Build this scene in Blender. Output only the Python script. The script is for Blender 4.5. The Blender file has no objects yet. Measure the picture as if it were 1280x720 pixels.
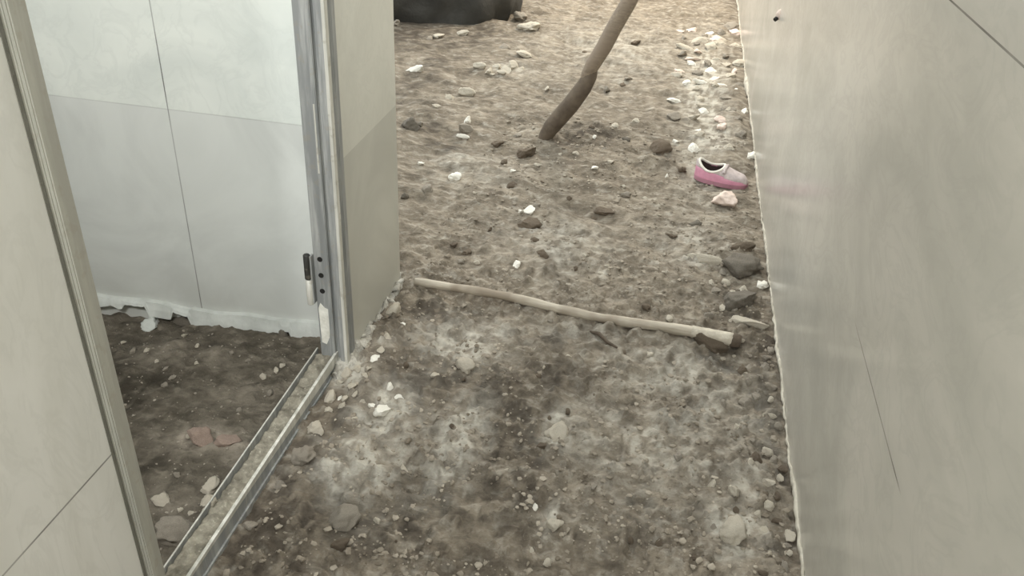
import bpy, bmesh, math, random
import numpy as np
from mathutils import Vector, Matrix, noise as mnoise

random.seed(7)
scene = bpy.context.scene
C = scene.collection
PI = math.pi

# ------------------------------------------------------------------ camera
F = 1058.0
def unit(v):
    v = np.array(v, float)
    return v / np.linalg.norm(v)
AY = unit([250, -630, F])
AD = unit([-95, 1740, F])
AY = unit(AY - AD * (AY @ AD))
AX = np.cross(AD, AY)
H = 1.5
cam_d = bpy.data.cameras.new('camera')
cam_d.sensor_width = 36
cam_d.lens = F / 1280 * 36
cam_d.clip_start = 0.02
cam = bpy.data.objects.new('camera', cam_d)
C.objects.link(cam)
def wdir(a):
    a = np.array(a, float)
    return (float(a @ AX), float(a @ AY), float(-(a @ AD)))
r_, u_, b_ = wdir((1, 0, 0)), wdir((0, -1, 0)), wdir((0, 0, -1))
cam.matrix_world = Matrix(((r_[0], u_[0], b_[0], 0), (r_[1], u_[1], b_[1], 0), (r_[2], u_[2], b_[2], H), (0, 0, 0, 1)))
scene.camera = cam

def at(u, v, z=0.0):
    """where the photograph's point stands on the ground at height z"""
    w = wdir((u - 640, v - 360, F))
    t = (z - H) / w[2]
    return w[0] * t, w[1] * t

# ------------------------------------------------------------------ materials
def srgb(r, g, b):
    f = lambda c: (c / 255 / 12.92) if c / 255 <= 0.04045 else ((c / 255 + 0.055) / 1.055) ** 2.4
    return (f(r), f(g), f(b), 1)

class NT:
    def __init__(self, name):
        self.m = bpy.data.materials.new(name)
        self.m.use_nodes = True
        self.t = self.m.node_tree
        self.b = self.t.nodes['Principled BSDF']
    def n(self, kind, **kw):
        nd = self.t.nodes.new(kind)
        for k, v in kw.items():
            setattr(nd, k, v)
        return nd
    def l(self, a, b):
        self.t.links.new(a, b)
    def coord(self):
        return self.n('ShaderNodeTexCoord').outputs['Object']
    def mapping(self, vec, scale=(1, 1, 1), rot=(0, 0, 0)):
        mp = self.n('ShaderNodeMapping')
        mp.inputs['Scale'].default_value = scale
        mp.inputs['Rotation'].default_value = rot
        self.l(vec, mp.inputs['Vector'])
        return mp.outputs['Vector']
    def noise(self, vec, scale, detail=4, rough=0.55, dist=0.0):
        nd = self.n('ShaderNodeTexNoise')
        nd.inputs['Scale'].default_value = scale
        nd.inputs['Detail'].default_value = detail
        nd.inputs['Roughness'].default_value = rough
        nd.inputs['Distortion'].default_value = dist
        self.l(vec, nd.inputs['Vector'])
        return nd.outputs['Fac']
    def ramp(self, fac, stops):
        nd = self.n('ShaderNodeValToRGB')
        cr = nd.color_ramp
        while len(cr.elements) < len(stops):
            cr.elements.new(0.5)
        for e, (p, c) in zip(cr.elements, stops):
            e.position = p
            e.color = c if len(c) == 4 else (*c, 1)
        self.l(fac, nd.inputs['Fac'])
        return nd.outputs['Color']
    def math(self, op, a, b=None, clamp=False):
        nd = self.n('ShaderNodeMath', operation=op, use_clamp=clamp)
        for i, v in enumerate((a, b)):
            if v is None: continue
            if isinstance(v, (int, float)): nd.inputs[i].default_value = v
            else: self.l(v, nd.inputs[i])
        return nd.outputs[0]
    def mix(self, fac, a, b):
        nd = self.n('ShaderNodeMix', data_type='RGBA')
        for s, v in ((nd.inputs[0], fac), (nd.inputs[6], a), (nd.inputs[7], b)):
            if isinstance(v, (int, float)): s.default_value = v
            elif isinstance(v, tuple): s.default_value = v
            else: self.l(v, s)
        return nd.outputs[2]
    def bump(self, h, strength=0.3, dist=0.01):
        nd = self.n('ShaderNodeBump')
        nd.inputs['Strength'].default_value = strength
        nd.inputs['Distance'].default_value = dist
        self.l(h, nd.inputs['Height'])
        self.l(nd.outputs['Normal'], self.b.inputs['Normal'])
    def color(self, c):
        if isinstance(c, tuple): self.b.inputs['Base Color'].default_value = c
        else: self.l(c, self.b.inputs['Base Color'])
    def rough(self, v):
        if isinstance(v, (int, float)): self.b.inputs['Roughness'].default_value = v
        else: self.l(v, self.b.inputs['Roughness'])

def g1(v): return (v, v, v, 1)

def tile_mat(name, light, dark, lower=None, zj=(0.6,), vj=None, axis='X', gloss=0.3, seam=0.6, streak=(1, 1, 1), rot=0.5, faint=False, hs=1.0):
    """polished marble-look tile: cloudy veins, thin dark joints at heights zj and at positions vj along the wall"""
    T = NT(name)
    co = T.coord()
    sep = T.n('ShaderNodeSeparateXYZ'); T.l(co, sep.inputs[0])
    z = sep.outputs['Z']
    along = sep.outputs[axis]
    v = T.mapping(co, scale=streak, rot=(rot, 0, 0) if axis == 'Y' else (0, rot, 0))
    n1 = T.noise(v, 2.6, 5, 0.55, 0.9)
    n2 = T.noise(v, 9.0, 4, 0.6, 1.4)
    c = T.mix(T.ramp(n1, [(0.36, g1(0)), (0.62, g1(1))]), dark, light)
    vein = T.ramp(n2, [(0.44, g1(0)), (0.5, g1(1)), (0.56, g1(0))])
    c = T.mix(T.math('MULTIPLY', vein, 0.22), c, tuple(x * 0.85 for x in dark[:3]) + (1,))
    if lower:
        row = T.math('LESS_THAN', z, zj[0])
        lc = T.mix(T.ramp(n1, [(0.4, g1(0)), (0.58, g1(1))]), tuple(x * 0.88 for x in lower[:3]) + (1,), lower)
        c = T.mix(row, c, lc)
    jm = None
    broken = T.ramp(T.noise(co, 3.0, 2), [(0.42, g1(0.5)), (0.6, g1(1))])
    for i, q in enumerate(list(zj) + [('v', p) for p in (vj or [])]):
        if isinstance(q, tuple): src, pos = along, q[1]
        else: src, pos = z, q
        d = T.math('ABSOLUTE', T.math('SUBTRACT', src, pos))
        f = T.math('LESS_THAN', d, 0.0017)
        if faint and i == 0: f = T.math('MULTIPLY', f, T.ramp(T.math('MULTIPLY', along, 0.25), [(0.27, g1(0.0)), (0.283, g1(1)), (0.37, g1(0.9)), (0.40, g1(0.0))]))
        if hs < 1 and src is z: f = T.math('MULTIPLY', f, hs)
        jm = f if jm is None else T.math('MAXIMUM', jm, f)
    jf = T.math('MULTIPLY', T.math('MULTIPLY', jm, broken), seam)
    c = T.mix(jf, c, srgb(62, 60, 54))
    # grime near the foot of the wall
    gr = T.math('MULTIPLY', T.ramp(z, [(0.0, g1(1)), (0.22, g1(0))]), T.noise(co, 6, 4))
    c = T.mix(T.math('MULTIPLY', gr, 0.35), c, srgb(140, 130, 112))
    T.color(c)
    T.rough(gloss)
    T.bump(T.math('SUBTRACT', T.math('MULTIPLY', n2, 0.12), jm), 0.25, 0.002)
    return T.m

def metal_mat(name, base, worn, gloss=0.45, metallic=0.55):
    T = NT(name)
    co = T.coord()
    v = T.mapping(co, scale=(14, 14, 1.2))
    n1 = T.noise(v, 3, 5, 0.65)
    n2 = T.noise(co, 45, 3)
    c = T.mix(T.ramp(n1, [(0.45, g1(0)), (0.66, g1(1))]), base, worn)
    c = T.mix(T.math('MULTIPLY', T.ramp(n2, [(0.58, g1(0)), (0.66, g1(1))]), 0.35), c, srgb(150, 143, 128))
    T.color(c); T.rough(gloss)
    T.b.inputs['Metallic'].default_value = metallic
    T.bump(n2, 0.08, 0.002)
    return T.m

def grain_mat(name, c0, c1, scale=30, rough=0.9, bump=0.5, dist=0.004, speck=None):
    T = NT(name)
    co = T.coord()
    n1 = T.noise(co, scale, 5, 0.6)
    n2 = T.noise(co, scale * 4, 4, 0.65)
    c = T.mix(T.ramp(n1, [(0.32, g1(0)), (0.68, g1(1))]), c0, c1)
    if speck:
        c = T.mix(T.ramp(n2, [(0.6, g1(0)), (0.68, g1(1))]), c, speck)
    T.color(c); T.rough(rough)
    T.bump(T.math('ADD', n1, n2), bump, dist)
    return T.m

def soil_mat(name, lo, hi, dustc, damp_shade_c):
    T = NT(name)
    co = T.coord()
    at_d = T.n('ShaderNodeAttribute', attribute_name='dust').outputs['Fac']
    at_w = T.n('ShaderNodeAttribute', attribute_name='damp_shade').outputs['Fac']  # mask for dark soil and for shade painted into the soil colour
    wide = T.mapping(co, scale=(0.8, 1.25, 1))
    n1 = T.noise(wide, 7, 6, 0.62, 0.5)
    n2 = T.noise(wide, 24, 5, 0.62, 0.3)
    n3 = T.noise(co, 110, 3, 0.6)
    c = T.mix(T.ramp(n1, [(0.34, g1(0)), (0.64, g1(1))]), lo, hi)
    c = T.mix(T.math('MULTIPLY', T.ramp(n2, [(0.34, g1(1)), (0.5, g1(0))]), 0.55), c, tuple(x * 0.5 for x in lo[:3]) + (1,))
    c = T.mix(T.math('MULTIPLY', T.ramp(n2, [(0.52, g1(0)), (0.72, g1(1))]), 0.55), c, dustc)
    c = T.mix(T.math('MULTIPLY', T.ramp(n3, [(0.58, g1(0)), (0.74, g1(1))]), 0.18), c, dustc)
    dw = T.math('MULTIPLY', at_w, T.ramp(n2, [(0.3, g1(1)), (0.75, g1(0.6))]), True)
    c = T.mix(dw, c, damp_shade_c)
    dd = T.math('MULTIPLY', at_d, T.ramp(n2, [(0.3, g1(0.45)), (0.6, g1(1))]), True)
    c = T.mix(dd, c, dustc)
    T.color(c); T.rough(0.92)
    T.b.inputs['Specular IOR Level'].default_value = 0.25
    T.bump(T.math('ADD', T.math('MULTIPLY', n2, 1.0), T.math('MULTIPLY', n3, 0.3)), 0.9, 0.014)
    return T.m

M = {}
M['tile_right'] = tile_mat('marble_tile_passage', srgb(202, 197, 187), srgb(184, 181, 171), zj=(0.56, 1.205), vj=None, axis='Y', gloss=0.22, seam=0.9, streak=(1, 0.55, 1), rot=0.3, faint=True)
M['tile_left'] = tile_mat('marble_tile_near', srgb(222, 220, 213), srgb(208, 206, 197), zj=(0.525, 1.2), axis='Y', gloss=0.3, seam=0.95, streak=(1, 1.6, 0.7), rot=-0.6)
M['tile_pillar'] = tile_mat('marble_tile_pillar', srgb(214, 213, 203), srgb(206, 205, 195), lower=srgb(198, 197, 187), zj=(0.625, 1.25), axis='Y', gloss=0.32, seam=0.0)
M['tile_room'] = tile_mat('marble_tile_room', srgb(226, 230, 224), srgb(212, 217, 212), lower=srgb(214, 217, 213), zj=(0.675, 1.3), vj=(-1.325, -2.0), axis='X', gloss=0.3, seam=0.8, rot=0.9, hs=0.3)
M['plaster'] = grain_mat('grey_plaster', srgb(150, 147, 138), srgb(172, 169, 160), 12)
M['skirt'] = grain_mat('white_cement', srgb(182, 185, 180), srgb(206, 209, 204), 16, bump=0.35)
M['mortar'] = grain_mat('pale_mortar', srgb(150, 145, 133), srgb(212, 208, 198), 34, bump=0.9, dist=0.008, speck=srgb(222, 218, 204))
M['edge'] = grain_mat('tile_edge_mortar', srgb(160, 154, 140), srgb(204, 198, 184), 20, bump=0.4)
M['steel'] = metal_mat('grey_steel', srgb(136, 138, 137), srgb(172, 173, 170), 0.5, 0.12)
M['steel_near'] = metal_mat('dull_grey_steel', srgb(158, 156, 146), srgb(174, 172, 161), 0.6, 0.05)
M['bright'] = metal_mat('bright_steel', srgb(196, 195, 186), srgb(228, 226, 218), 0.4, 0.2)
M['gap'] = grain_mat('grey_gap_shade', srgb(104, 102, 93), srgb(120, 118, 108), 18)  # shade of the gap beside the near jamb, put into the colour
M['darkmetal'] = metal_mat('dark_steel', srgb(50, 50, 48), srgb(74, 74, 70), 0.5, 0.3)
M['hole'] = grain_mat('dark_hole', srgb(22, 21, 19), srgb(30, 29, 26), 20)
M['scrape'] = grain_mat('white_paint', srgb(205, 203, 192), srgb(236, 234, 226), 40)
M['soil'] = soil_mat('brown_soil', srgb(102, 93, 81), srgb(142, 132, 117), srgb(190, 185, 173), srgb(68, 61, 53))
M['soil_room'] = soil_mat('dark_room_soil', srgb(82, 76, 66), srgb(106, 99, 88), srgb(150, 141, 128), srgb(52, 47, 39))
M['white'] = grain_mat('white_stone', srgb(214, 210, 198), srgb(238, 235, 226), 30, bump=0.3)
M['pale'] = grain_mat('pale_rubble', srgb(172, 163, 147), srgb(212, 204, 188), 26, bump=0.6)
M['grey'] = grain_mat('grey_rubble', srgb(128, 120, 108), srgb(164, 156, 143), 26, bump=0.6)
M['brown'] = grain_mat('brown_clod', srgb(94, 82, 68), srgb(128, 114, 97), 26, bump=0.8)
M['grit'] = grain_mat('mixed_grit', srgb(104, 94, 80), srgb(172, 163, 148), 9, bump=0.2)
M['dark'] = grain_mat('dark_rock', srgb(88, 82, 73), srgb(112, 105, 94), 14, bump=0.4)
M['pink'] = grain_mat('pinkish_rubble', srgb(134, 116, 104), srgb(178, 158, 145), 18, bump=0.6)
M['lid'] = grain_mat('pale_pink_shard', srgb(208, 188, 176), srgb(228, 212, 200), 20, bump=0.2)
M['shoe_pink'] = grain_mat('pink_rubber', srgb(196, 132, 156), srgb(212, 152, 172), 20, rough=0.6, bump=0.15)
M['shoe_sole'] = grain_mat('deep_pink_rubber', srgb(156, 110, 124), srgb(176, 128, 142), 20, rough=0.7, bump=0.2)
M['shoe_grey'] = grain_mat('lilac_grey_cloth', srgb(170, 158, 156), srgb(202, 190, 188), 40, bump=0.3)
M['shoe_in'] = grain_mat('dark_lining', srgb(52, 44, 42), srgb(70, 60, 56), 30)
M['tarp'] = grain_mat('black_sheet', srgb(38, 37, 34), srgb(56, 54, 49), 5, rough=0.7, bump=0.3, dist=0.02)
M['twig'] = grain_mat('dark_bark', srgb(70, 60, 50), srgb(104, 91, 77), 30, bump=0.9)

M['bark'] = grain_mat('wet_dark_bark', srgb(84, 73, 62), srgb(112, 100, 86), 18, bump=0.5)
def wood_mat(name, a, b, c):
    T = NT(name)
    co = T.coord()
    v = T.mapping(co, scale=(2.2, 30, 30))
    n1 = T.noise(v, 3, 5, 0.6)
    n2 = T.noise(co, 5.5, 3, 0.5)
    col = T.mix(T.ramp(n1, [(0.3, g1(0)), (0.7, g1(1))]), a, b)
    col = T.mix(T.ramp(n2, [(0.46, g1(0)), (0.6, g1(0.9))]), col, c)
    T.color(col); T.rough(0.75); T.bump(n1, 0.4, 0.003)
    return T.m
M['pole'] = wood_mat('weathered_pale_wood', srgb(158, 148, 132), srgb(196, 187, 171), srgb(132, 120, 104))
M['stick'] = wood_mat('bare_brown_wood', srgb(116, 103, 89), srgb(150, 136, 118), srgb(134, 120, 104))

# ------------------------------------------------------------------ object helpers
def obj(name, bm_or_me, mat, parent=None, smooth=False, kind=None):
    if isinstance(bm_or_me, bmesh.types.BMesh):
        bmesh.ops.recalc_face_normals(bm_or_me, faces=bm_or_me.faces)
        me = bpy.data.meshes.new(name)
        bm_or_me.to_mesh(me); bm_or_me.free()
    else:
        me = bm_or_me
    for m in (mat if isinstance(mat, list) else [mat]):
        me.materials.append(m)
    if smooth:
        for p in me.polygons: p.use_smooth = True
    o = bpy.data.objects.new(name, me)
    C.objects.link(o)
    if parent is not None: o.parent = parent
    if kind: o['kind'] = kind
    return o

def tag(o, label, cat, group=None, kind=None):
    o['label'] = label; o['category'] = cat
    if group: o['group'] = group
    if kind: o['kind'] = kind
    return o

def empty(name, loc, label, cat, group=None, rz=0.0, kind=None):
    o = bpy.data.objects.new(name, None)
    C.objects.link(o)
    o.location = loc; o.rotation_euler = (0, 0, rz); o.empty_display_size = 0.05
    return tag(o, label, cat, group, kind)

def box(bm, x0, x1, y0, y1, z0, z1, bev=0.0):
    r = bmesh.ops.create_cube(bm, size=1)
    vs = r['verts']
    for v in vs:
        v.co = Vector(((x0 + x1) / 2 + v.co.x * (x1 - x0), (y0 + y1) / 2 + v.co.y * (y1 - y0), (z0 + z1) / 2 + v.co.z * (z1 - z0)))
    if bev:
        es = list({e for v in vs for e in v.link_edges})
        bmesh.ops.bevel(bm, geom=es, offset=bev, segments=2, affect='EDGES', profile=0.5)

def bx(*a):
    bm = bmesh.new(); box(bm, *a); return bm

def tube(pts, radii, seg=12, jit=0.0, flat=1.0, up0=None):
    """closed tube through pts"""
    bm = bmesh.new()
    rings = []
    n = len(pts)
    P = [Vector(p) for p in pts]
    for i in range(n):
        t = (P[min(i + 1, n - 1)] - P[max(i - 1, 0)]).normalized()
        up = Vector(up0) if up0 else Vector((0, 0, 1)) if abs(t.z) < 0.85 else Vector((0, 1, 0))
        s = t.cross(up).normalized(); q = s.cross(t).normalized()
        ring = []
        for k in range(seg):
            a = 2 * PI * k / seg
            r = radii[i] * (1 + random.uniform(-jit, jit))
            ring.append(bm.verts.new(P[i] + s * (math.cos(a) * r) + q * (math.sin(a) * r * flat)))
        rings.append(ring)
    for i in range(n - 1):
        for k in range(seg):
            bm.faces.new((rings[i][k], rings[i][(k + 1) % seg], rings[i + 1][(k + 1) % seg], rings[i + 1][k]))
    bm.faces.new(rings[0][::-1]); bm.faces.new(rings[-1])
    return bm

# ------------------------------------------------------------------ ground relief
rng = np.random.default_rng(11)
LAT = rng.random((256, 256))
def vnoise(x, y):
    xi = np.floor(x).astype(int); yi = np.floor(y).astype(int)
    fx = x - xi; fy = y - yi
    fx = fx * fx * (3 - 2 * fx); fy = fy * fy * (3 - 2 * fy)
    a = LAT[xi % 256, yi % 256]; b = LAT[(xi + 1) % 256, yi % 256]
    c = LAT[xi % 256, (yi + 1) % 256]; d = LAT[(xi + 1) % 256, (yi + 1) % 256]
    return (a * (1 - fx) + b * fx) * (1 - fy) + (c * (1 - fx) + d * fx) * fy
def fbm(x, y, oct=4, gain=0.5):
    s = np.zeros_like(x); amp = 1.0; tot = 0
    for k in range(oct):
        s += amp * vnoise(x * 2 ** k + 17.3 * k, y * 2 ** k + 9.1 * k); tot += amp; amp *= gain
    return s / tot - 0.5
def sstep(a, b, x):
    t = np.clip((x - a) / (b - a), 0, 1)
    return t * t * (3 - 2 * t)

def blob(x, y, cx, cy, rx, ry, amp=1.0):
    return amp * np.exp(-(((x - cx) / rx) ** 2 + ((y - cy) / ry) ** 2))

HOLES = [(-0.40, 3.87, 0.11, 0.06, -0.03), (0.36, 2.70, 0.07, 0.10, -0.02), (0.30, 2.20, 0.07, 0.06, -0.022),
         (-0.735, 3.95, 0.08, 0.12, -0.02), (-0.58, 4.05, 0.1, 0.05, -0.02), (-0.42, 2.98, 0.06, 0.05, -0.015)]
MOUNDS = [(0.0, 3.72, 0.12, 0.05, 0.03), (-0.62, 3.72, 0.07, 0.05, 0.018), (0.36, 4.4, 0.1, 0.9, 0.025), (-0.72, 1.7, 0.12, 0.5, 0.02),
          (-0.75, 2.1, 0.1, 0.35, 0.02), (0.15, 2.95, 0.22, 0.1, 0.015), (-0.25, 1.55, 0.12, 0.1, 0.015), (0.25, 1.7, 0.12, 0.14, 0.018)]
def ground(x, y):
    x = np.asarray(x, float); y = np.asarray(y, float)
    far = sstep(2.2, 3.4, y)
    z = 0.045 * fbm(x * 3.1, y * 3.6, 3)
    z += 0.040 * (1 - 0.55 * far) * fbm(x * 11, y * 11, 4, 0.6)
    z += 0.065 * far * fbm(x * 3.6 + 40, y * 10 + 3 * x, 4, 0.6)
    z += 0.021 * (1 - 0.5 * far) * np.abs(fbm(x * 26 + 5, y * 26, 3, 0.6)) * 2
    z += 0.012 * (1 - far) * sstep(0.08, 0.22, fbm(x * 42, y * 42 + 8, 2))
    for cx, cy, rx, ry, a in HOLES + MOUNDS:
        z += blob(x, y, cx, cy, rx, ry, a)
    room = sstep(-0.86, -0.95, x) * sstep(2.2, 2.1, y)
    z = z * (1 - 0.35 * room) - room * 0.055 * sstep(-0.95, -1.75, x)
    # calmer where the walls stand
    calm = np.maximum(sstep(0.38, 0.46, x), sstep(0.10, 0.02, np.abs(x + 0.83)) * sstep(2.45, 2.35, y) * 0.8)
    z = z * (1 - 0.5 * calm)
    return z - 0.004
def gz(x, y):
    return float(ground(np.array([x]), np.array([y]))[0])

DUST = []   # (pixel u, v, half-width px, half-height px, amount)
for u, v, a, b, s in [(480, 515, 26, 26, 1.1), (452, 582, 42, 34, 0.95), (572, 552, 22, 46, 1.0), (575, 430, 45, 22, 0.75), (500, 560, 40, 60, 0.35),
                      (620, 420, 30, 12, 0.5), (700, 535, 18, 30, 0.6), (740, 420, 60, 10, 0.3), (840, 470, 70, 30, 0.45), (820, 560, 90, 60, 0.35),
                      (915, 665, 34, 28, 0.7), (900, 520, 50, 50, 0.4), (760, 540, 60, 40, 0.3), (880, 110, 24, 70, 0.6), (890, 170, 22, 22, 0.7),
                      (700, 300, 70, 30, 0.25), (850, 300, 40, 15, 0.3), (870, 325, 28, 8, 0.5), (600, 210, 60, 20, 0.2), (780, 60, 90, 30, 0.25),
                      (640, 86, 26, 6, 0.6), (570, 200, 18, 6, 0.5), (430, 470, 26, 14, 0.8), (470, 440, 14, 10, 0.5), (690, 655, 10, 16, 0.6), (930, 600, 30, 40, 0.3)]:
    cx, cy = at(u, v); x2, _ = at(u + a, v); _, y2 = at(u, v - b)
    DUST.append((cx, cy, abs(x2 - cx) + 0.01, abs(y2 - cy) + 0.01, s))
DAMP_SHADE = []  # dark soil, plus shade painted around the far heap and under pole end
for u, v, a, b, s in [(540, 395, 50, 20, 0.7), (530, 470, 60, 50, 0.75), (370, 640, 60, 90, 0.95), (415, 545, 40, 40, 0.8), (480, 660, 80, 40, 0.65),
                      (630, 500, 50, 40, 0.85), (650, 580, 40, 70, 0.75), (540, 620, 50, 50, 0.6), (690, 470, 40, 30, 0.45), (765, 690, 50, 30, 0.4), (900, 440, 30, 16, 0.9),
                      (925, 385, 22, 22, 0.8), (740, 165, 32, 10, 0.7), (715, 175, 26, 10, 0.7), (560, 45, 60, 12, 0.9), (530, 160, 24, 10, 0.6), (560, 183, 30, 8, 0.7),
                      (825, 190, 14, 6, 0.6), (340, 690, 40, 50, 0.7), (962, 520, 14, 60, 0.8), (980, 640, 12, 60, 0.6), (955, 440, 14, 40, 0.7), (850, 520, 30, 30, 0.4), (800, 640, 50, 40, 0.4), (520, 100, 24, 60, 0.5), (600, 720, 120, 30, 0.4),
                      (590, 640, 60, 30, 0.4), (700, 430, 60, 12, 0.4), (660, 290, 18, 10, 0.6), (540, 30, 90, 26, 1.0)]:  # last entry paints the soft shade on the soil by the far heap
    cx, cy = at(u, v); x2, _ = at(u + a, v); _, y2 = at(u, v - b)
    DAMP_SHADE.append((cx, cy, abs(x2 - cx) + 0.01, abs(y2 - cy) + 0.01, s))
rd = [(at(265, 550), 0.12, 0.05, 0.8), (at(200, 430), 0.1, 0.06, 0.4), (at(260, 440), 0.06, 0.04, 0.35), (at(300, 490), 0.08, 0.05, 0.3), (at(190, 620), 0.1, 0.05, 0.3)]

def soil_mesh(name, xs, ys, keep, mat, dust, damp_shade, base_damp_shade=0.0):
    X, Y = np.meshgrid(xs, ys)
    Z = ground(X, Y)
    nx, ny = len(xs), len(ys)
    co = np.stack([X, Y, Z], -1).reshape(-1, 3)
    idx = np.arange(nx * ny).reshape(ny, nx)
    cx = (X[:-1, :-1] + X[1:, 1:]) / 2; cy = (Y[:-1, :-1] + Y[1:, 1:]) / 2
    k = keep(cx, cy)
    q = np.stack([idx[:-1, :-1][k], idx[:-1, 1:][k], idx[1:, 1:][k], idx[1:, :-1][k]], -1)
    used = np.unique(q)
    rem = np.full(nx * ny, -1); rem[used] = np.arange(len(used))
    q = rem[q]; co = co[used]
    me = bpy.data.meshes.new(name)
    me.vertices.add(len(co)); me.vertices.foreach_set('co', co.ravel())
    me.loops.add(q.size); me.loops.foreach_set('vertex_index', q.ravel().astype(np.int32))
    me.polygons.add(len(q)); me.polygons.foreach_set('loop_start', (np.arange(len(q)) * 4).astype(np.int32))
    me.update(calc_edges=True)
    x, y = co[:, 0], co[:, 1]
    wob = 1.0 + 1.1 * fbm(x * 14, y * 14, 4, 0.6)
    for nm, lst, b0 in (('dust', dust, 0.0), ('damp_shade', damp_shade, base_damp_shade)):
        f = np.full(len(co), b0)
        for ax, ay, rx, ry, s in lst:
            f = np.maximum(f, blob(x, y, ax, ay, rx, ry, s * 1.25))
        f = np.clip(f * np.clip(wob, 0.2, 1.6) * (0.35 + 1.3 * sstep(-0.12, 0.12, fbm(x * 40 + 3, y * 26, 3, 0.6))), 0, 1)
        a = me.attributes.new(nm, 'FLOAT', 'POINT')
        a.data.foreach_set('value', f.astype(np.float32))
    me.polygons.foreach_set('use_smooth', np.ones(len(q), dtype=bool))
    return obj(name, me, mat, kind='structure')

def grow(a, b, s0, k):
    out = [a]; s = s0
    while out[-1] < b:
        out.append(out[-1] + s); s *= k
    return out
xs = sorted(set([round(v, 5) for v in grow(0.86, 5.5, 0.012, 1.06)]))
xs = sorted([-v for v in xs] + list(np.arange(-0.855, 0.62, 0.0065)))
ys = [-2.0, -1.2, -0.4, 0.3] + list(np.arange(0.8, 2.6, 0.0068)) + grow(2.607, 14.0, 0.007, 1.0075)
fl = soil_mesh('floor', np.array(xs), np.array(ys), lambda x, y: ~((x < -0.86) & (y < 2.15)), M['soil'], DUST, DAMP_SHADE)
fl['label'] = 'bare brown rubble-strewn soil of the open passage'
xr = sorted([-v for v in grow(0.855, 3.6, 0.009, 1.012)])
yr = [-2.0, -1.0, 0.0, 0.5] + list(np.arange(0.8, 2.2, 0.009))
fr = soil_mesh('floor.001', np.array(xr), np.array(yr), lambda x, y: x < 0, M['soil_room'], [(p[0], p[1], a, b, s) for p, a, b, s in rd], [(-1.45, 1.7, 0.25, 0.25, 0.6), (-1.2, 1.3, 0.2, 0.15, 0.5)])
fr['label'] = 'dark moist soil floor inside the unfinished room'

# ------------------------------------------------------------------ walls
WT = 2.9
obj('wall_right', bx(0.45, 0.62, -2.0, 9.5, -0.1, WT), M['tile_right'], kind='structure')['label'] = 'long pale marble-tiled wall along the soil passage'
bm = bmesh.new()
box(bm, -0.93, -0.80, -2.0, 0.897, -0.12, WT)
box(bm, -0.93, -0.80, 0.897, 1.92, 2.12, WT)
obj('wall_left', bm, M['tile_left'], kind='structure')['label'] = 'pale marble-tiled wall before the doorway'
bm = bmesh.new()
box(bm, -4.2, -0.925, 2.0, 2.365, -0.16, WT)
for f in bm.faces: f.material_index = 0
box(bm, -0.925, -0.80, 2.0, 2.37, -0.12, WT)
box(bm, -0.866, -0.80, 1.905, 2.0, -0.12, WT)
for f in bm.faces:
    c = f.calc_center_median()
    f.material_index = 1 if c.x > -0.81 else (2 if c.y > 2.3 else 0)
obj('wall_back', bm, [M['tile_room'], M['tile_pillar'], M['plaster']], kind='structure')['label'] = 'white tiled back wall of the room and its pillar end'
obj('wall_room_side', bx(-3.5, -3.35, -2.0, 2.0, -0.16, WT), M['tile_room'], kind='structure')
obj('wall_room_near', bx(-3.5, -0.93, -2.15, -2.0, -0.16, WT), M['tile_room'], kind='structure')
obj('ceiling', bx(-3.5, -0.80, -2.15, 2.37, WT, WT + 0.12), M['plaster'], kind='structure')

# white cement skirting with a ragged foot along the room's back wall
def skirting():
    bm = bmesh.new()
    n = 90
    top, bot = [], []
    x0, x1 = -1.95, -0.872
    for i in range(n + 1):
        x = x0 + (x1 - x0) * i / n
        g = gz(x, 1.985)
        zt = 0.03 + 0.02 * (x + 1.33) / 0.4 + 0.003 * math.sin(x * 31)
        if x < -1.36:
            zt = 0.03 + 0.005 * math.sin(x * 20)
            zb = g + 0.045 + 0.012 * mnoise.noise((x * 14, 0, 0))
            if -1.58 < x < -1.50 : zb = g + 0.062
            if -1.50 <= x < -1.42: zb = g + 0.02
            if -1.42 <= x < -1.36: zb = g + 0.05 - 0.5 * (x + 1.42) * 0.4
        else:
            zb = g - 0.02 + 0.012 * mnoise.noise((x * 17, 3, 0))
            if -1.06 < x < -1.02: zb = g + 0.016
        zb = min(zb, zt - 0.01)
        top.append((x, zt)); bot.append((x, zb))
    rows = []
    for (x, zt), (_, zb) in zip(top, bot):
        j = 0.003 * mnoise.noise((x * 25, 1, 1))
        rows.append([bm.verts.new((x, 2.005, zt)), bm.verts.new((x, 1.985 + j, zt - 0.002)), bm.verts.new((x, 1.978 + j, (zt + zb) / 2)), bm.verts.new((x, 1.974 + j, zb)), bm.verts.new((x, 2.005, zb))])
    for a, b in zip(rows, rows[1:]):
        for k in range(4):
            bm.faces.new((a[k], b[k], b[k + 1], a[k + 1]))
    return bm
obj('baseboard_back', skirting(), M['skirt'], kind='structure')['label'] = 'ragged white cement strip at the foot of the room wall'

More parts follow.
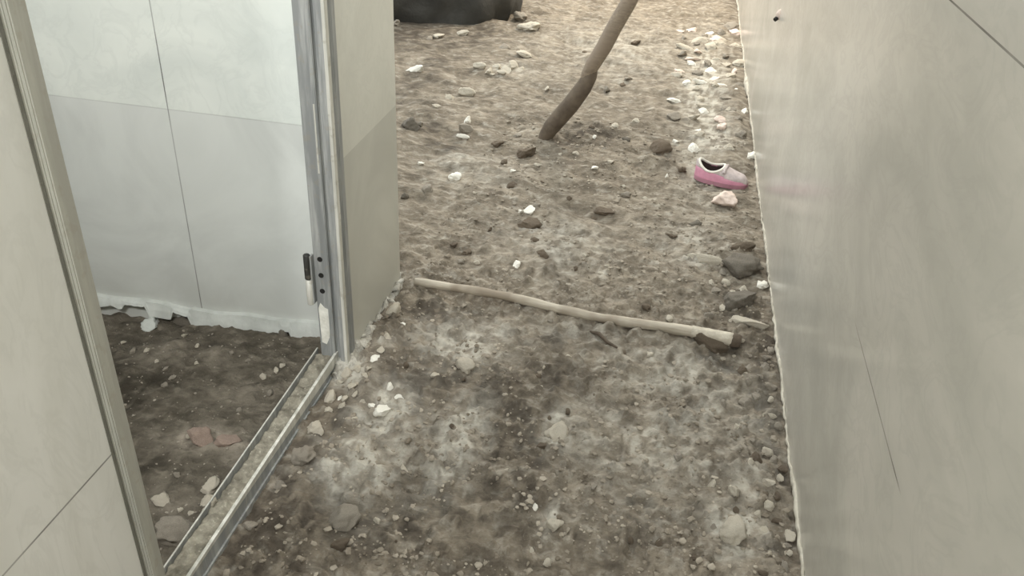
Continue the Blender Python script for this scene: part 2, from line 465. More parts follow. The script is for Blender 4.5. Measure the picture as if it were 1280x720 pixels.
# lumpy mortar beads
def bead(path, rad, seed, seg=9, lump=0.5, flat=0.8):
    """lumpy ribbon of mortar: path = [(x,y,z,scale)]"""
    P = []
    for (x, y, z, s), (x2, y2, z2, s2) in zip(path, path[1:]):
        L = math.dist((x, y, z), (x2, y2, z2)); k = max(2, int(L / 0.009))
        for i in range(k):
            t = i / k
            P.append((x + (x2 - x) * t, y + (y2 - y) * t, z + (z2 - z) * t, s + (s2 - s) * t))
    bm = tube([p[:3] for p in P], [rad * p[3] for p in P], seg, 0.0, flat)
    for v in bm.verts:
        d = Vector((mnoise.noise(v.co * 38 + Vector((seed, 0, 0))), mnoise.noise(v.co * 38 + Vector((0, seed, 9))), mnoise.noise(v.co * 38 + Vector((5, 0, seed)))))
        e = mnoise.noise(v.co * 100 + Vector((seed, 2, 1)))
        v.co += d * rad * lump + d.normalized() * e * rad * lump * 0.5
    return bm
px = [(-0.80, 2.385, 0.004, 0.5), (-0.798, 2.33, 0.004, 1.1), (-0.797, 2.27, 0.002, 0.7), (-0.796, 2.2, 0.0, 0.75), (-0.796, 2.12, -0.002, 0.6), (-0.792, 2.05, -0.004, 1.0), (-0.787, 1.98, -0.006, 1.2), (-0.785, 1.92, -0.006, 1.5), (-0.80, 1.86, 0.0, 1.6), (-0.805, 1.78, -0.004, 1.2)]
obj('trim_1', bead([(x, y, z + gz(x, y), s) for x, y, z, s in px], 0.019, 3, 14, 1.25, 0.9), M['mortar'], smooth=True, kind='structure')['label'] = 'crumbly pale mortar bead along the foot of the pillar'
pr = []
for i in range(60):
    y = 1.0 + 7.5 * (i / 59) ** 1.3
    pr.append((0.449, y, gz(0.44, y) + 0.012, 0.75 + 0.25 * math.sin(y * 9) + (2.6 if abs(y - 4.95) < 0.14 else 0) * 0.7))
obj('trim_2', bead(pr, 0.0055, 8, 8, 0.9, 1.8), M['edge'], smooth=True, kind='structure')['label'] = 'thin pale mortar edge along the foot of the long wall'

# ------------------------------------------------------------------ steel door frame
door = bpy.data.objects.new('door_1', None); C.objects.link(door)
door['kind'] = 'structure'; door['label'] = 'grey steel door frame with no door hung in it'
def profile_post(name, pts, z0, z1, mat, parent):
    """vertical folded-steel profile from a plan outline"""
    bm = bmesh.new()
    lo = [bm.verts.new((x, y, z0)) for x, y in pts]; hi = [bm.verts.new((x, y, z1)) for x, y in pts]
    n = len(pts)
    for i in range(n):
        bm.faces.new((lo[i], lo[(i + 1) % n], hi[(i + 1) % n], hi[i]))
    bm.faces.new(lo[::-1]); bm.faces.new(hi)
    es = [e for e in bm.edges if abs(e.verts[0].co.z - e.verts[1].co.z) > 0.5]
    bmesh.ops.bevel(bm, geom=es, offset=0.0018, segments=2, affect='EDGES')
    return obj(name, bm, mat, parent)
# far jamb: reveal with a stop rib, outer face with a raised lip
far = [(-0.868, 1.850), (-0.832, 1.850), (-0.832, 1.838), (-0.820, 1.838), (-0.820, 1.852), (-0.806, 1.852), (-0.806, 1.840), (-0.788, 1.840),
       (-0.788, 1.862), (-0.793, 1.866), (-0.793, 1.884), (-0.789, 1.888), (-0.789, 1.912), (-0.868, 1.912)]
jf = profile_post('jamb', far, 0.0, 2.12, M['steel'], door)
obj('edge_strip', bx(-0.792, -0.784, 1.838, 1.856, 0.03, 2.11), M['bright'], jf)['label'] = 'bright worn outer edge of the jamb'
near = [(-0.868, 0.899), (-0.868, 0.940), (-0.792, 0.940), (-0.792, 0.907), (-0.799, 0.905), (-0.799, 0.899)]
jn = profile_post('jamb', near, 0.0, 2.12, M['steel_near'], door)
obj('gap', bx(-0.802, -0.7988, 0.893, 0.900, 0.0, 2.12), M['gap'], jn)['label'] = 'dark strip coloured as shade in the gap between jamb and tile'
obj('head', bx(-0.868, -0.79, 0.9, 1.9, 2.12, 2.17, 0.003), M['steel'], door)
# threshold channel full of dirt
bm = bmesh.new()
TX0, TX1, TZ = -0.884, -0.818, 0.062
def tline(x0, x1, z0, z1, b=0.001):
    box(bm, x0, x1, 0.90, 1.86, z0, z1, b)
tline(TX1 - 0.004, TX1, -0.03, TZ); tline(TX0, TX0 + 0.003, -0.03, TZ - 0.004); tline(TX0 + 0.003, TX1 - 0.004, 0.02, 0.026)
tline(TX1, TX1 + 0.005, -0.03, 0.018)
th = obj('threshold', bm, M['steel'], door)
bm = bmesh.new()
box(bm, TX1 - 0.0065, TX1 + 0.0015, 0.90, 1.86, TZ - 0.002, TZ + 0.003, 0.001)
box(bm, TX0 - 0.001, TX0 + 0.0025, 0.90, 1.86, TZ - 0.006, TZ - 0.003, 0.0005)
vs_ = [bm.verts.new((TX1 + 0.0009, y, z)) for y, z in ((0.905, TZ - 0.005), (1.3, TZ - 0.012), (1.6, TZ - 0.024), (1.86, TZ - 0.032), (1.86, TZ), (0.905, TZ))]
wb = [bm.verts.new(v.co - Vector((0.0012, 0, 0))) for v in vs_]
bm.faces.new(vs_); bm.faces.new(wb[::-1])
for i in range(6): bm.faces.new((vs_[i], vs_[(i + 1) % 6], wb[(i + 1) % 6], wb[i]))
obj('lip', bm, M['bright'], th)['label'] = 'bright worn lips of the threshold channel'
# dirt packed in the channel
bm = bmesh.new()
nx, ny = 10, 150
gr = []
for j in range(ny + 1):
    row = []
    for i in range(nx + 1):
        x = TX0 + 0.004 + (TX1 - TX0 - 0.011) * i / nx; y = 0.91 + 0.94 * j / ny
        n = mnoise.fractal(Vector((x * 60, y * 60, 2)), 1, 2, 4)
        fill = 0.5 + 0.5 * math.sin(y * 7.0 + 0.5)
        row.append(bm.verts.new((x, y, min(0.0565, 0.036 + 0.010 * fill + 0.008 * n))))
    gr.append(row)
for j in range(ny):
    for i in range(nx):
        bm.faces.new((gr[j][i], gr[j][i + 1], gr[j + 1][i + 1], gr[j + 1][i]))
M['packed'] = grain_mat('packed_dirt', srgb(104, 98, 86), srgb(172, 166, 150), 26, bump=0.8, dist=0.006, speck=srgb(180, 174, 158))
obj('packed_dirt', bm, M['packed'], th, smooth=True)['label'] = 'grey dirt packed inside the channel'
# hinge on the far jamb
hg = obj('hinge', bx(-0.874, -0.868, 1.835, 1.853, 0.225, 0.375, 0.001), M['steel'], door)
def cyl(x, y, z0, z1, r, seg=14):
    return tube([(x, y, z0), (x, y, z0 + 0.002), (x, y, z1 - 0.002), (x, y, z1)], [r * 0.85, r, r, r * 0.85], seg)
obj('knuckle', cyl(-0.881, 1.838, 0.303, 0.378, 0.0095), M['darkmetal'], hg, smooth=True)['label'] = 'dark upper knuckle of the hinge'
obj('knuckle', cyl(-0.880, 1.838, 0.222, 0.300, 0.0095), M['bright'], hg, smooth=True)['label'] = 'pale lower knuckle of the hinge'
for z in (0.362, 0.312, 0.262):
    bm = tube([(-0.849, 1.8506, z), (-0.849, 1.8488, z)], [0.0075, 0.0075], 14)
    obj('screw_hole', bm, M['hole'], hg)
# bare white patch at the foot of the jamb
bm = bmesh.new()
prof = [(-0.864, 0.205), (-0.858, 0.222), (-0.846, 0.208), (-0.836, 0.205), (-0.834, 0.14), (-0.838, 0.11), (-0.848, 0.085), (-0.862, 0.09)]
f0 = [bm.verts.new((x, 1.8485, z)) for x, z in prof]; f1 = [bm.verts.new((x, 1.851, z)) for x, z in prof]
bm.faces.new(f0); bm.faces.new(f1[::-1])
for i in range(len(prof)):
    bm.faces.new((f0[i], f0[(i + 1) % len(prof)], f1[(i + 1) % len(prof)], f1[i]))
obj('paint_patch', bm, M['scrape'], jf)['label'] = 'white paint patch at the foot of the jamb'
bm = bmesh.new()
box(bm, -0.8285, -0.8245, 1.8365, 1.8385, 0.62, 0.80)
obj('scratch', bm, M['bright'], jf)['label'] = 'long bright scratch on the jamb'

# ------------------------------------------------------------------ stones
def stone_mesh(seed, kind):
    bm = bmesh.new()
    bmesh.ops.create_icosphere(bm, subdivisions=4, radius=1)
    off = Vector((seed * 3.7, seed * 1.9, seed * 5.3))
    rnd = random.Random(seed * 31 + len(kind))
    planes = []
    for _ in range(10 if kind == 'chip' else 7):
        d = Vector((rnd.gauss(0, 1), rnd.gauss(0, 1), rnd.gauss(0, 0.8))).normalized()
        planes.append((d, rnd.uniform(0.38, 0.75) if kind == 'chip' else rnd.uniform(0.6, 0.92)))
    for v in bm.verts:
        p = v.co.copy()
        p *= 1 + (0.45 if kind == 'lump' else 0.2) * mnoise.noise(p * 1.1 + off)
        for d, h in planes:
            t = p.dot(d)
            if t > h: p -= d * (t - h) * 0.94
        p *= 1 + 0.16 * mnoise.noise(p * 3.2 + off) + 0.07 * mnoise.noise(p * 8 + off)
        v.co = p * 1.12
    me = bpy.data.meshes.new(kind)
    bm.to_mesh(me); bm.free()
    for p in me.polygons: p.use_smooth = True
    return me
PROTO = {}
TAKEN = []
def stone(name, u, v, wpx, hpx, mat, label, cat='stone', group=None, kind='lump', sink=0.42, rz=None, tilt=0.35, thick=None, z0=None):
    """a stone standing at the photo's ground point, wpx x hpx pixels large"""
    x, y = at(u, v + hpx * 0.3, 0.0)
    z = gz(x, y)
    x, y = at(u, v, z + 0.005)
    dist = math.sqrt(x * x + y * y + H * H)
    a = wpx / 2 / F * dist
    el = H / dist
    hh = hpx / F * dist           # apparent height
    c = thick if thick else max(0.3 * a, min(a * 0.8, hh * 0.55))
    b = max(0.4 * a, min(a * 1.4, (hh / 2 - c * 0.5 * (1 - el)) / max(el, 0.2)))
    return put(name, x, y, a, b, c, mat, label, cat, group, kind, sink, rz, tilt, z0)
def put(name, x, y, a, b, c, mat, label, cat='stone', group=None, kind='lump', sink=0.42, rz=None, tilt=0.35, z0=None):
    seed = random.randint(1, 9)
    key = (kind, seed, mat)
    if key not in PROTO:
        me = stone_mesh(seed, kind); me.materials.append(M[mat]); PROTO[key] = me
    o = bpy.data.objects.new(name, PROTO[key]); C.objects.link(o)
    TAKEN.append((x, y))
    z = gz(x, y) if z0 is None else z0
    o.location = (x, y, z + c * (1 - 2 * sink) * 0.9)
    o.scale = (a, b, c)
    o.rotation_euler = (random.uniform(-tilt, tilt), random.uniform(-tilt, tilt), random.uniform(-0.4, 0.4) if rz is None else rz)
    return tag(o, label, cat, group)

S = stone
# single stones and shards of the far and middle passage
S('stone_chip', 521, 93, 26, 8, 'white', 'bright curved white shard on the soil near the pillar corner, far up the passage', kind='chip', rz=-0.1)
S('stone_chip', 585, 116, 20, 10, 'pale', 'pale flat stone with a dark shaded side, in a short line of three', kind='chip', rz=0.35)
S('stone_chip', 561, 122, 17, 7, 'pale', 'middle pale chip of a short line of three', kind='chip')
S('stone_chip', 546, 131, 18, 5, 'pale', 'thin low pale chip ending a short line of three', kind='chip', rz=0.1)
S('stone_chip', 585, 148, 13, 9, 'white', 'small bright white stone left of the upright stick', kind='chip')
S('stone', 514, 156, 18, 13, 'dark', 'dark grey rounded stone beside the pillar corner', rz=0.2)
S('stone', 526, 155, 7, 6, 'grey', 'small grey stone touching the dark rounded stone by the pillar')
S('stone', 583, 164, 34, 8, 'grey', 'flat brownish-grey slab of dirt below the small bright white stone', kind='chip')
S('stone_chip', 580, 173, 16, 5, 'white', 'pale low chip just below a flat grey slab', kind='chip')
S('clod', 622, 183, 15, 9, 'brown', 'small dark brown clod on open soil left of the stick foot', cat='clod')
S('clod', 659, 192, 24, 14, 'brown', 'large brown clod with a pale top by the stick foot', cat='clod', rz=0.5)
S('stone_chip', 672, 205, 16, 5, 'pale', 'thin pale chip in front of the large brown clod', kind='chip')
S('stone', 569, 222, 17, 11, 'white', 'round pale stone with a dark underside in the middle of the passage')
S('stone', 535, 237, 12, 10, 'grey', 'grey stone with bright top near the pillar edge')
S('stone_chip', 526, 204, 14, 5, 'white', 'pale flat chip close to the pillar edge', kind='chip')
S('stone', 506, 246, 9, 6, 'dark', 'small dark stone right against the pillar edge')
S('stone_chip', 641, 213, 12, 5, 'white', 'small pale chip alone on smooth soil', kind='chip')
S('clod', 640, 226, 12, 6, 'brown', 'dark little clod just below a lone pale chip', cat='clod')
S('stone_chip', 651, 264, 8, 8, 'white', 'smaller of two touching bright white chips', kind='chip')
S('stone_chip', 662, 263, 15, 10, 'white', 'larger of two touching bright white chips', kind='chip')
S('clod', 663, 280, 26, 14, 'brown', 'brown clod right below two touching white chips', cat='clod')
S('clod', 667, 298, 12, 6, 'brown', 'small dark clod below the brown clod of the white chips', cat='clod')
S('stone_chip', 646, 329, 15, 10, 'white', 'bright white chip alone above the lying pole', kind='chip')
S('clod', 676, 317, 22, 8, 'brown', 'flat dark clod above the lying pole', cat='clod')
S('clod', 755, 268, 22, 9, 'brown', 'low dark clod of soil in mid passage', cat='clod')
S('stone', 795, 150, 10, 5, 'pale', 'small pale stone to one side of the stick foot')
S('stone', 769, 158, 10, 5, 'pale', 'tiny pale stone nearer the stick foot')
S('stone', 784, 173, 10, 6, 'dark', 'small black stone on the soil between stick and shoe')
S('stone_chip', 743, 171, 9, 5, 'white', 'bright chip in the dark hollow by the stick foot', kind='chip')
S('stone_chip', 744, 209, 7, 6, 'white', 'tiny white chip in front of the stick', kind='chip')
S('stone_chip', 834, 219, 6, 7, 'white', 'tiny white chip to the near side of the pink shoe', kind='chip')
S('clod', 826, 188, 30, 14, 'brown', 'smooth brown hump of soil near the pink shoe', cat='clod', sink=0.45)
S('stone', 867, 186, 14, 8, 'white', 'white pebble right behind the heel of the pink shoe')
S('shard', 907, 252, 29, 16, 'lid', 'pale pink rounded flat shard lying below the pink shoe', cat='shard', sink=0.15)
S('stone', 939, 196, 10, 14, 'white', 'small white lump at the wall by the shoe toe')
S('stone', 871, 279, 18, 7, 'dark', 'thin dark sliver on the soil below the pale pink shard', kind='chip', rz=-0.3)
S('stone', 925, 338, 44, 26, 'dark', 'large dark greenish-grey rock beside the long wall', sink=0.3, thick=0.034)
S('stone', 926, 376, 36, 24, 'dark', 'second dark rock half sunk below the large dark rock', sink=0.4)
S('stone_slab', 886, 325, 44, 12, 'pale', 'pale flat stone slab touching the large dark rock', kind='chip', rz=-0.12)
S('stone', 952, 357, 13, 17, 'white', 'white stone wedged between the dark rocks and the wall')
S('stone_slab', 938, 405, 46, 14, 'pale', 'long pale rubble slab near the pole end and wall', kind='chip', rz=-0.5, tilt=0.3)
S('clod', 930, 310, 26, 10, 'brown', 'dark brown clod above the large dark rock', cat='clod')
S('clod', 890, 436, 36, 16, 'brown', 'dark clod lying under the end of the pole', cat='clod', sink=0.35)
for (u, v, w, h) in [(896, 362, 11, 12), (908, 352, 9, 9), (916, 366, 9, 14), (889, 352, 8, 8), (903, 385, 7, 13), (919, 386, 6, 12), (904, 340, 8, 8), (929, 362, 10, 8), (950, 404, 7, 8), (911, 372, 7, 7)]:
    S('pebble', u, v, w, h, random.choice(['pale', 'pale', 'grey']), 'small pale pebble in the cluster beside the dark rocks', 'pebble', 'pebbles beside the dark rocks')
# near passage
S('stone', 503, 409, 8, 7, 'white', 'little white stone beside the mortar at the pillar foot')
S('stone', 492, 390, 16, 16, 'pale', 'pale round lump leaning on the mortar at the pillar foot')
S('stone', 583, 459, 20, 18, 'pale', 'round crusty white lump on the near soil below the pole', kind='lump')
S('stone_chip', 487, 479, 12, 18, 'white', 'bright upright arm of an angular broken chip near the doorway', kind='chip', rz=0)
S('stone_chip', 497, 491, 16, 9, 'white', 'bright flat foot of an angular broken chip near the doorway', kind='chip')
S('stone', 478, 517, 17, 22, 'white', 'smooth white cement lump in a pale dust patch', sink=0.45)
S('stone', 413, 496, 14, 15, 'pale', 'crusty pale lump against the outer side of the threshold')
S('stone', 394, 534, 22, 14, 'pale', 'pale lump fallen beside the steel threshold')
S('stone', 378, 573, 26, 20, 'grey', 'grey rounded stone beside the steel threshold', sink=0.4)
S('stone', 350, 607, 12, 10, 'grey', 'small grey stone low beside the steel threshold')
S('stone', 312, 656, 14, 12, 'grey', 'grey pebble close to the near end of the threshold')
S('stone_chip', 669, 634, 9, 14, 'white', 'thin white splinter standing in the near soil amid dull pebbles', kind='chip')
S('stone', 693, 655, 18, 16, 'pale', 'pale crusty lump just below a thin white splinter in the near soil')
S('stone', 472, 648, 10, 20, 'pale', 'pale narrow stone standing in the near soil', kind='chip')
S('stone', 697, 540, 24, 34, 'pale', 'pale crusty patch of cement on the near soil', sink=0.47)
S('stone', 731, 531, 16, 12, 'grey', 'grey rounded stone beside the pale crusty cement')
S('stone', 890, 605, 14, 12, 'pale', 'pale square-edged crumb in the near soil', kind='chip')
S('stone', 918, 612, 18, 16, 'pale', 'pale crumb nearer the long wall in the near soil', kind='chip')
S('stone', 918, 668, 34, 28, 'pale', 'broad pale lump at the near foot of the long wall', sink=0.42)
S('stone', 432, 650, 40, 26, 'grey', 'wide grey half-buried stone in the near soil', sink=0.45)
S('stone', 425, 680, 20, 14, 'brown', 'dark clod by the wide grey half-buried stone', cat='clod')
S('stone', 922, 533, 12, 10, 'pale', 'pale stone chip near the wall in mid soil', kind='chip')
# mortar crumbs
for (u, v, w, h) in [(433, 467, 13, 11), (425, 476, 10, 8), (447, 462, 9, 9), (440, 481, 10, 12), (453, 499, 8, 11), (464, 506, 9, 12), (456, 466, 7, 7), (424, 495, 7, 8), (431, 497, 7, 8),
                     (428, 507, 8, 9), (443, 517, 6, 9), (449, 530, 6, 8), (411, 514, 10, 6), (476, 437, 9, 10), (468, 447, 9, 12), (484, 420, 10, 11), (460, 458, 10, 8), (444, 490, 8, 7)]:
    S('mortar_crumb', u, v, w, h, random.choice(['white', 'pale', 'pale']), 'crumb of pale mortar fallen at the foot of the pillar', 'crumb', 'mortar crumbs at the pillar foot', kind=random.choice(['lump', 'chip']))
# inside the room
S('stone', 222, 668, 48, 26, 'grey', 'large smooth grey stone on the dark room soil against the threshold', rz=0.1)
S('stone', 264, 607, 18, 22, 'pale', 'pale upright stone on the room side of the threshold')
S('stone', 202, 624, 20, 12, 'pale', 'low pale stone in the middle of the dark room soil')
S('stone', 252, 546, 26, 18, 'pink', 'pinkish brick fragment on the dark room soil', cat='brick fragment', kind='lump')
S('stone', 285, 552, 26, 14, 'pink', 'flatter pinkish fragment beside another on the room soil', cat='brick fragment')
S('stone', 238, 543, 9, 12, 'pale', 'pale crumb on top of the pinkish brick fragments')
S('stone', 263, 641, 15, 14, 'pale', 'pale stone sitting in the threshold channel', z0=0.045, sink=0.3)
S('stone', 188, 404, 20, 14, 'skirt', 'grey-white cement lump fallen from the ragged strip')
S('stone', 230, 400, 30, 12, 'dark', 'dark stone in the gap under the ragged cement strip')
S('stone', 354, 417, 10, 12, 'dark', 'little dark stone standing against the cement strip')
for (u, v, w, h) in [(195, 446, 5, 6), (207, 460, 5, 6), (166, 436, 8, 6), (215, 470, 6, 6), (206, 480, 7, 5), (247, 432, 6, 5), (246, 452, 7, 4), (153, 424, 5, 5), (230, 419, 6, 4), (183, 436, 6, 5),
                     (299, 512, 7, 6), (221, 592, 7, 5), (238, 640, 10, 5), (225, 637, 7, 6), (255, 635, 7, 5), (330, 470, 8, 7), (345, 462, 6, 8), (352, 456, 8, 6), (290, 440, 6, 5), (310, 450, 5, 5), (338, 492, 9, 6)]:
    S('room_chip', u, v, w, h, random.choice(['pale', 'grey', 'pale']), 'tiny pale chip on the dark soil inside the doorway', 'chip', 'tiny chips on the room soil')

# rubble strip along the wall, far
R2 = random.Random(21)
def free(x, y, r):
    if any((x - a) ** 2 + (y - b) ** 2 < r * r for a, b in TAKEN): return False
    return True
cnt = tries = 0
while cnt < 60 and tries < 4000:
    tries += 1
    u = R2.gauss(893, 20); v = R2.uniform(36, 190)
    x, y = at(u, v)
    if x > 0.425 or x < 0.02 or not free(x, y, 0.098): continue
    S('rubble_lump', u, v, R2.uniform(8, 21), R2.uniform(4, 9), R2.choice(['pale', 'pale', 'white', 'grey', 'lid']), 'pale rubble lump in the strip along the foot of the long wall, past the shoe', 'rubble', 'rubble strip along the wall', kind=R2.choice(['lump', 'chip']), sink=0.5)
    cnt += 1
# loose cluster of rubble across the soil, far
for (u, v, w, h) in [(601, 83, 16, 7), (612, 88, 12, 7), (622, 84, 12, 7), (632, 89, 14, 8), (641, 86, 20, 9), (628, 93, 12, 5), (614, 94, 9, 5), (652, 84, 10, 5)]:
    S('rubble_fragment', u, v, w, h, random.choice(['pale', 'grey', 'pale', 'brown']), 'fragment in the low heap of broken rubble far up the passage', 'rubble', 'low heap of broken rubble', kind='chip')
for (u, v, w, h) in [(548, 45, 12, 6), (537, 47, 8, 5), (496, 30, 10, 7), (578, 43, 20, 4), (631, 60, 14, 8), (655, 70, 20, 7), (651, 25, 14, 8), (663, 33, 24, 9)]:
    S('far_stone', u, v, w, h, random.choice(['pale', 'grey', 'pale']), 'pale stone on the soil near the dark heap', 'stone', 'stones near the dark heap')
cnt = tries = 0
while cnt < 34 and tries < 900:
    tries += 1
    v = R2.uniform(425, 712); u = 930 + 0.1 * v - abs(R2.gauss(8, 22)) - 4
    x, y = at(u, v)
    if x > 0.432 or not free(x, y, 0.03): continue
    S('wall_crumb', u, v, R2.uniform(6, 17), R2.uniform(6, 17), R2.choice(['pale', 'grey', 'grey', 'brown', 'pale']), 'rubble crumb along the foot of the long wall, nearer than the pole end', 'crumb', 'rubble crumbs along the near wall foot', kind=R2.choice(['lump', 'chip']))
    cnt += 1
# scattered pebbles of the passage
cnt = 0
while cnt < 70:
    u = R2.uniform(505, 860); v = R2.uniform(40, 350) if R2.random() < 0.6 else R2.uniform(370, 715)
    if v > 360: u = R2.uniform(380, 960)
    x, y = at(u, v)
    if not (-0.74 < x < 0.4 and y > 0.9) or not free(x, y, 0.05): continue
    far_ = v < 350
    w = R2.uniform(5, 12)
    S('pebble', u, v, w, w * R2.uniform(0.4, 0.7) if far_ else w * R2.uniform(0.7, 1.3), R2.choice(['pale', 'grey', 'brown', 'brown', 'grey', 'pale']),
      'small pebble scattered on the open soil of the passage beyond the lying pole' if far_ else 'small pebble scattered on the open soil before the lying pole', 'pebble',
      'pebbles beyond the pole' if far_ else 'pebbles before the pole', kind=R2.choice(['lump', 'chip']))
    cnt += 1

# fine grit nobody could count: one object
def grit(name, n, area, mat, smin, smax, label):
    nr = np.random.default_rng(5)
    base = bmesh.new(); bmesh.ops.create_icosphere(base, subdivisions=1, radius=1)
    bv = np.array([v.co[:] for v in base.verts]); bf = np.array([[v.index for v in f.verts] for f in base.faces]); base.free()
    pts = area(nr, n)
    z = ground(pts[:, 0], pts[:, 1])
    V = []; Fc = []
    for i in range(len(pts)):
        s = smin + (smax - smin) * nr.random() ** 2.5
        q = bv * (1 + nr.uniform(-0.35, 0.35, (len(bv), 1))) * s * np.array([nr.uniform(0.7, 1.4), nr.uniform(0.7, 1.4), nr.uniform(0.5, 0.9)])
        V.append(q + [pts[i, 0], pts[i, 1], z[i] + s * 0.15]); Fc.append(bf + i * len(bv))
    V = np.concatenate(V); Fc = np.concatenate(Fc)
    me = bpy.data.meshes.new(name)
    me.from_pydata(V.tolist(), [], Fc.tolist())
    return tag(obj(name, me, mat), label, 'gravel', kind='stuff')
def a_near(nr, n):
    p = np.stack([nr.uniform(-0.78, 0.43, n), 0.95 + 3.2 * nr.random(n) ** 1.4], -1)
    return p[vnoise(p[:, 0] * 6, p[:, 1] * 6) > 0.38]
grit('gravel', 7000, a_near, M['grit'], 0.0018, 0.0085, 'fine brown grit strewn all over the passage soil')
grit('gravel', 900, lambda nr, n: np.stack([nr.uniform(-1.75, -0.9, n), nr.uniform(0.95, 1.96, n)], -1), M['grey'], 0.0012, 0.004, 'fine grey grit on the dark room soil')

# ------------------------------------------------------------------ lying pole
pp = [(519, 354), (560, 362), (600, 371), (650, 380), (700, 388), (750, 400), (800, 409), (850, 417), (900, 425), (922, 429)]
root = empty('wooden_pole', (0, 0, 0), 'long weathered wooden pole lying across the soil from pillar to wall', 'pole')
P3 = []
for i, (u, v) in enumerate(pp):
    x, y = at(u, v, 0.02)
    P3.append((x, y))
zs = [gz(x, y) for x, y in P3]
z0 = 0.3 * max(zs) + 0.7 * sum(zs) / len(zs)
root.location = (P3[0][0], P3[0][1], z0)
dx = math.atan2(P3[-1][1] - P3[0][1], P3[-1][0] - P3[0][0]); root.rotation_euler = (0, 0, dx)
L = math.dist(P3[0], P3[-1])
def pole_pt(t, wob=True):
    return (L * t, 0.006 * math.sin(t * 5.5) - 0.004 * math.sin(t * 13), 0.014 + 0.006 * math.sin(t * 9) + 0.02 * max(0, t - 0.85))
N = 48
ts = [i / N for i in range(N + 1)]
obj('shaft', tube([pole_pt(t) for t in ts], [0.0135 + 0.004 * t + 0.0012 * math.sin(t * 40) for t in ts], 12, 0.06), M['pole'], root, smooth=True)
t2 = [0.865 + 0.12 * i / 8 for i in range(9)]
obj('end_sleeve', tube([pole_pt(t) for t in t2], [0.0185 + 0.0004 * i for i in range(9)], 12, 0.03), M['pale'], root, smooth=True)['label'] = 'pale thicker end piece of the pole'
t3 = [0.972, 0.985, 1.0, 1.008]
obj('end_cap', tube([pole_pt(t) for t in t3], [0.0195, 0.022, 0.022, 0.018], 12, 0.05), M['twig'], root, smooth=True)['label'] = 'dark broken tip of the pole'

# small dark twig by the pole
tw = []
for u, v in [(736, 413), (748, 420), (760, 429), (771, 437)]:
    x, y = at(u, v, 0.01); tw.append((x, y, gz(x, y) + 0.008))
tag(obj('twig', tube(tw, [0.004, 0.006, 0.005, 0.003], 8, 0.15), M['twig'], smooth=True), 'short dark twig lying just below the middle of the pole', 'twig')

# ------------------------------------------------------------------ upright crooked stick
root = empty('crooked_stick', (-0.556, 3.87, gz(-0.556, 3.87)), 'crooked brown wooden stick standing in the soil, leaning toward the wall', 'stick')
def resample(pts, rad, k=6):
    P = []; R = []
    for i in range(len(pts) - 1):
        for j in range(k):
            t = j / k
            P.append(tuple(a + (b - a) * t for a, b in zip(pts[i], pts[i + 1]))); R.append(rad[i] + (rad[i + 1] - rad[i]) * t)
    P.append(pts[-1]); R.append(rad[-1]); return P, R
low = [(-0.005, 0, -0.05), (0.005, 0, 0.0), (0.03, 0, 0.05), (0.075, 0.005, 0.115), (0.12, 0.0, 0.18), (0.17, 0.0, 0.265), (0.195, 0, 0.32), (0.205, 0, 0.36)]
P_, R_ = resample(low, [0.024, 0.032, 0.040, 0.042, 0.042, 0.039, 0.033, 0.024], 4)
o = obj('lower_stem', tube(P_, R_, 16, 0.015, up0=(0, 1, 0)), M['bark'], root, smooth=True); o['label'] = 'dark bark-covered lower stem of the stick'
up = [(0.165, 0.006, 0.27), (0.18, 0.004, 0.315), (0.20, 0, 0.37), (0.245, 0, 0.46), (0.285, 0, 0.56), (0.335, 0, 0.67), (0.40, 0, 0.86), (0.47, 0, 1.1), (0.55, 0.0, 1.4)]
P_, R_ = resample(up, [0.016, 0.03, 0.034, 0.036, 0.036, 0.035, 0.033, 0.031, 0.028], 4)
o = obj('upper_stem', tube(P_, R_, 16, 0.015, up0=(0, 1, 0)), M['stick'], root, smooth=True); o['label'] = 'paler bare upper stem of the stick'

# ------------------------------------------------------------------ shoe
xa, ya = at(868, 212, 0.02); xb, yb = at(934, 226, 0.02)
rz = math.atan2(yb - ya, xb - xa)
L = math.dist((xa, ya), (xb, yb)) + 0.01
zg = max(gz(xa + (xb - xa) * t, ya + (yb - ya) * t) for t in (0.1, 0.3, 0.5, 0.7, 0.9))
shoe = empty('shoe', (xa, ya, zg - 0.006), 'small pink slip-on shoe with a lilac-grey top lying by the long wall', 'shoe', rz=rz)
def halfw(t):
    return 0.052 * (max(0.0, 1 - (2 * t - 1) ** 4) ** 0.5) * (0.9 + 0.16 * math.sin(PI * min(1, t * 1.1)) + 0.10 * (t - 0.4))
def top_h(t):
    return 0.074 - 0.036 * float(sstep(0.25, 0.95, np.array(t))) 
NT_, NS = 48, 36
def shell_pt(t, s, r=1.0):
    """t along the shoe, s 0..1 from one side of the sole over the top to the other"""
    a = PI * s
    w = halfw(t) * r
    e = 0.62
    cx = math.copysign(abs(math.cos(a)) ** e, math.cos(a)); sx = abs(math.sin(a)) ** 0.8
    end = max(0.15, 1 - max(0, (t - 0.86) / 0.14) ** 2 * 0.8)
    if r < 1: t = 0.5 + (t - 0.5) * 0.93
    return (L * (0.015 + 0.97 * t), -w * cx, 0.012 + top_h(t) * sx * r * end)
def in_open(t, s):
    return ((t - 0.29) / 0.24) ** 2 + ((s - 0.5) / 0.33) ** 2 < 1
def shell(keep, r=1.0, thick=0.0):
    bm = bmesh.new()
    g = [[bm.verts.new(shell_pt(0.004 + 0.992 * i / NT_, j / NS, r)) for j in range(NS + 1)] for i in range(NT_ + 1)]
    for i in range(NT_):
        for j in range(NS):
            t = (i + 0.5) / NT_; s = (j + 0.5) / NS
            if keep(t, s): bm.faces.new((g[i][j], g[i][j + 1], g[i + 1][j + 1], g[i + 1][j]))
    for v in [v for v in bm.verts if not v.link_faces]: bm.verts.remove(v)
    return bm
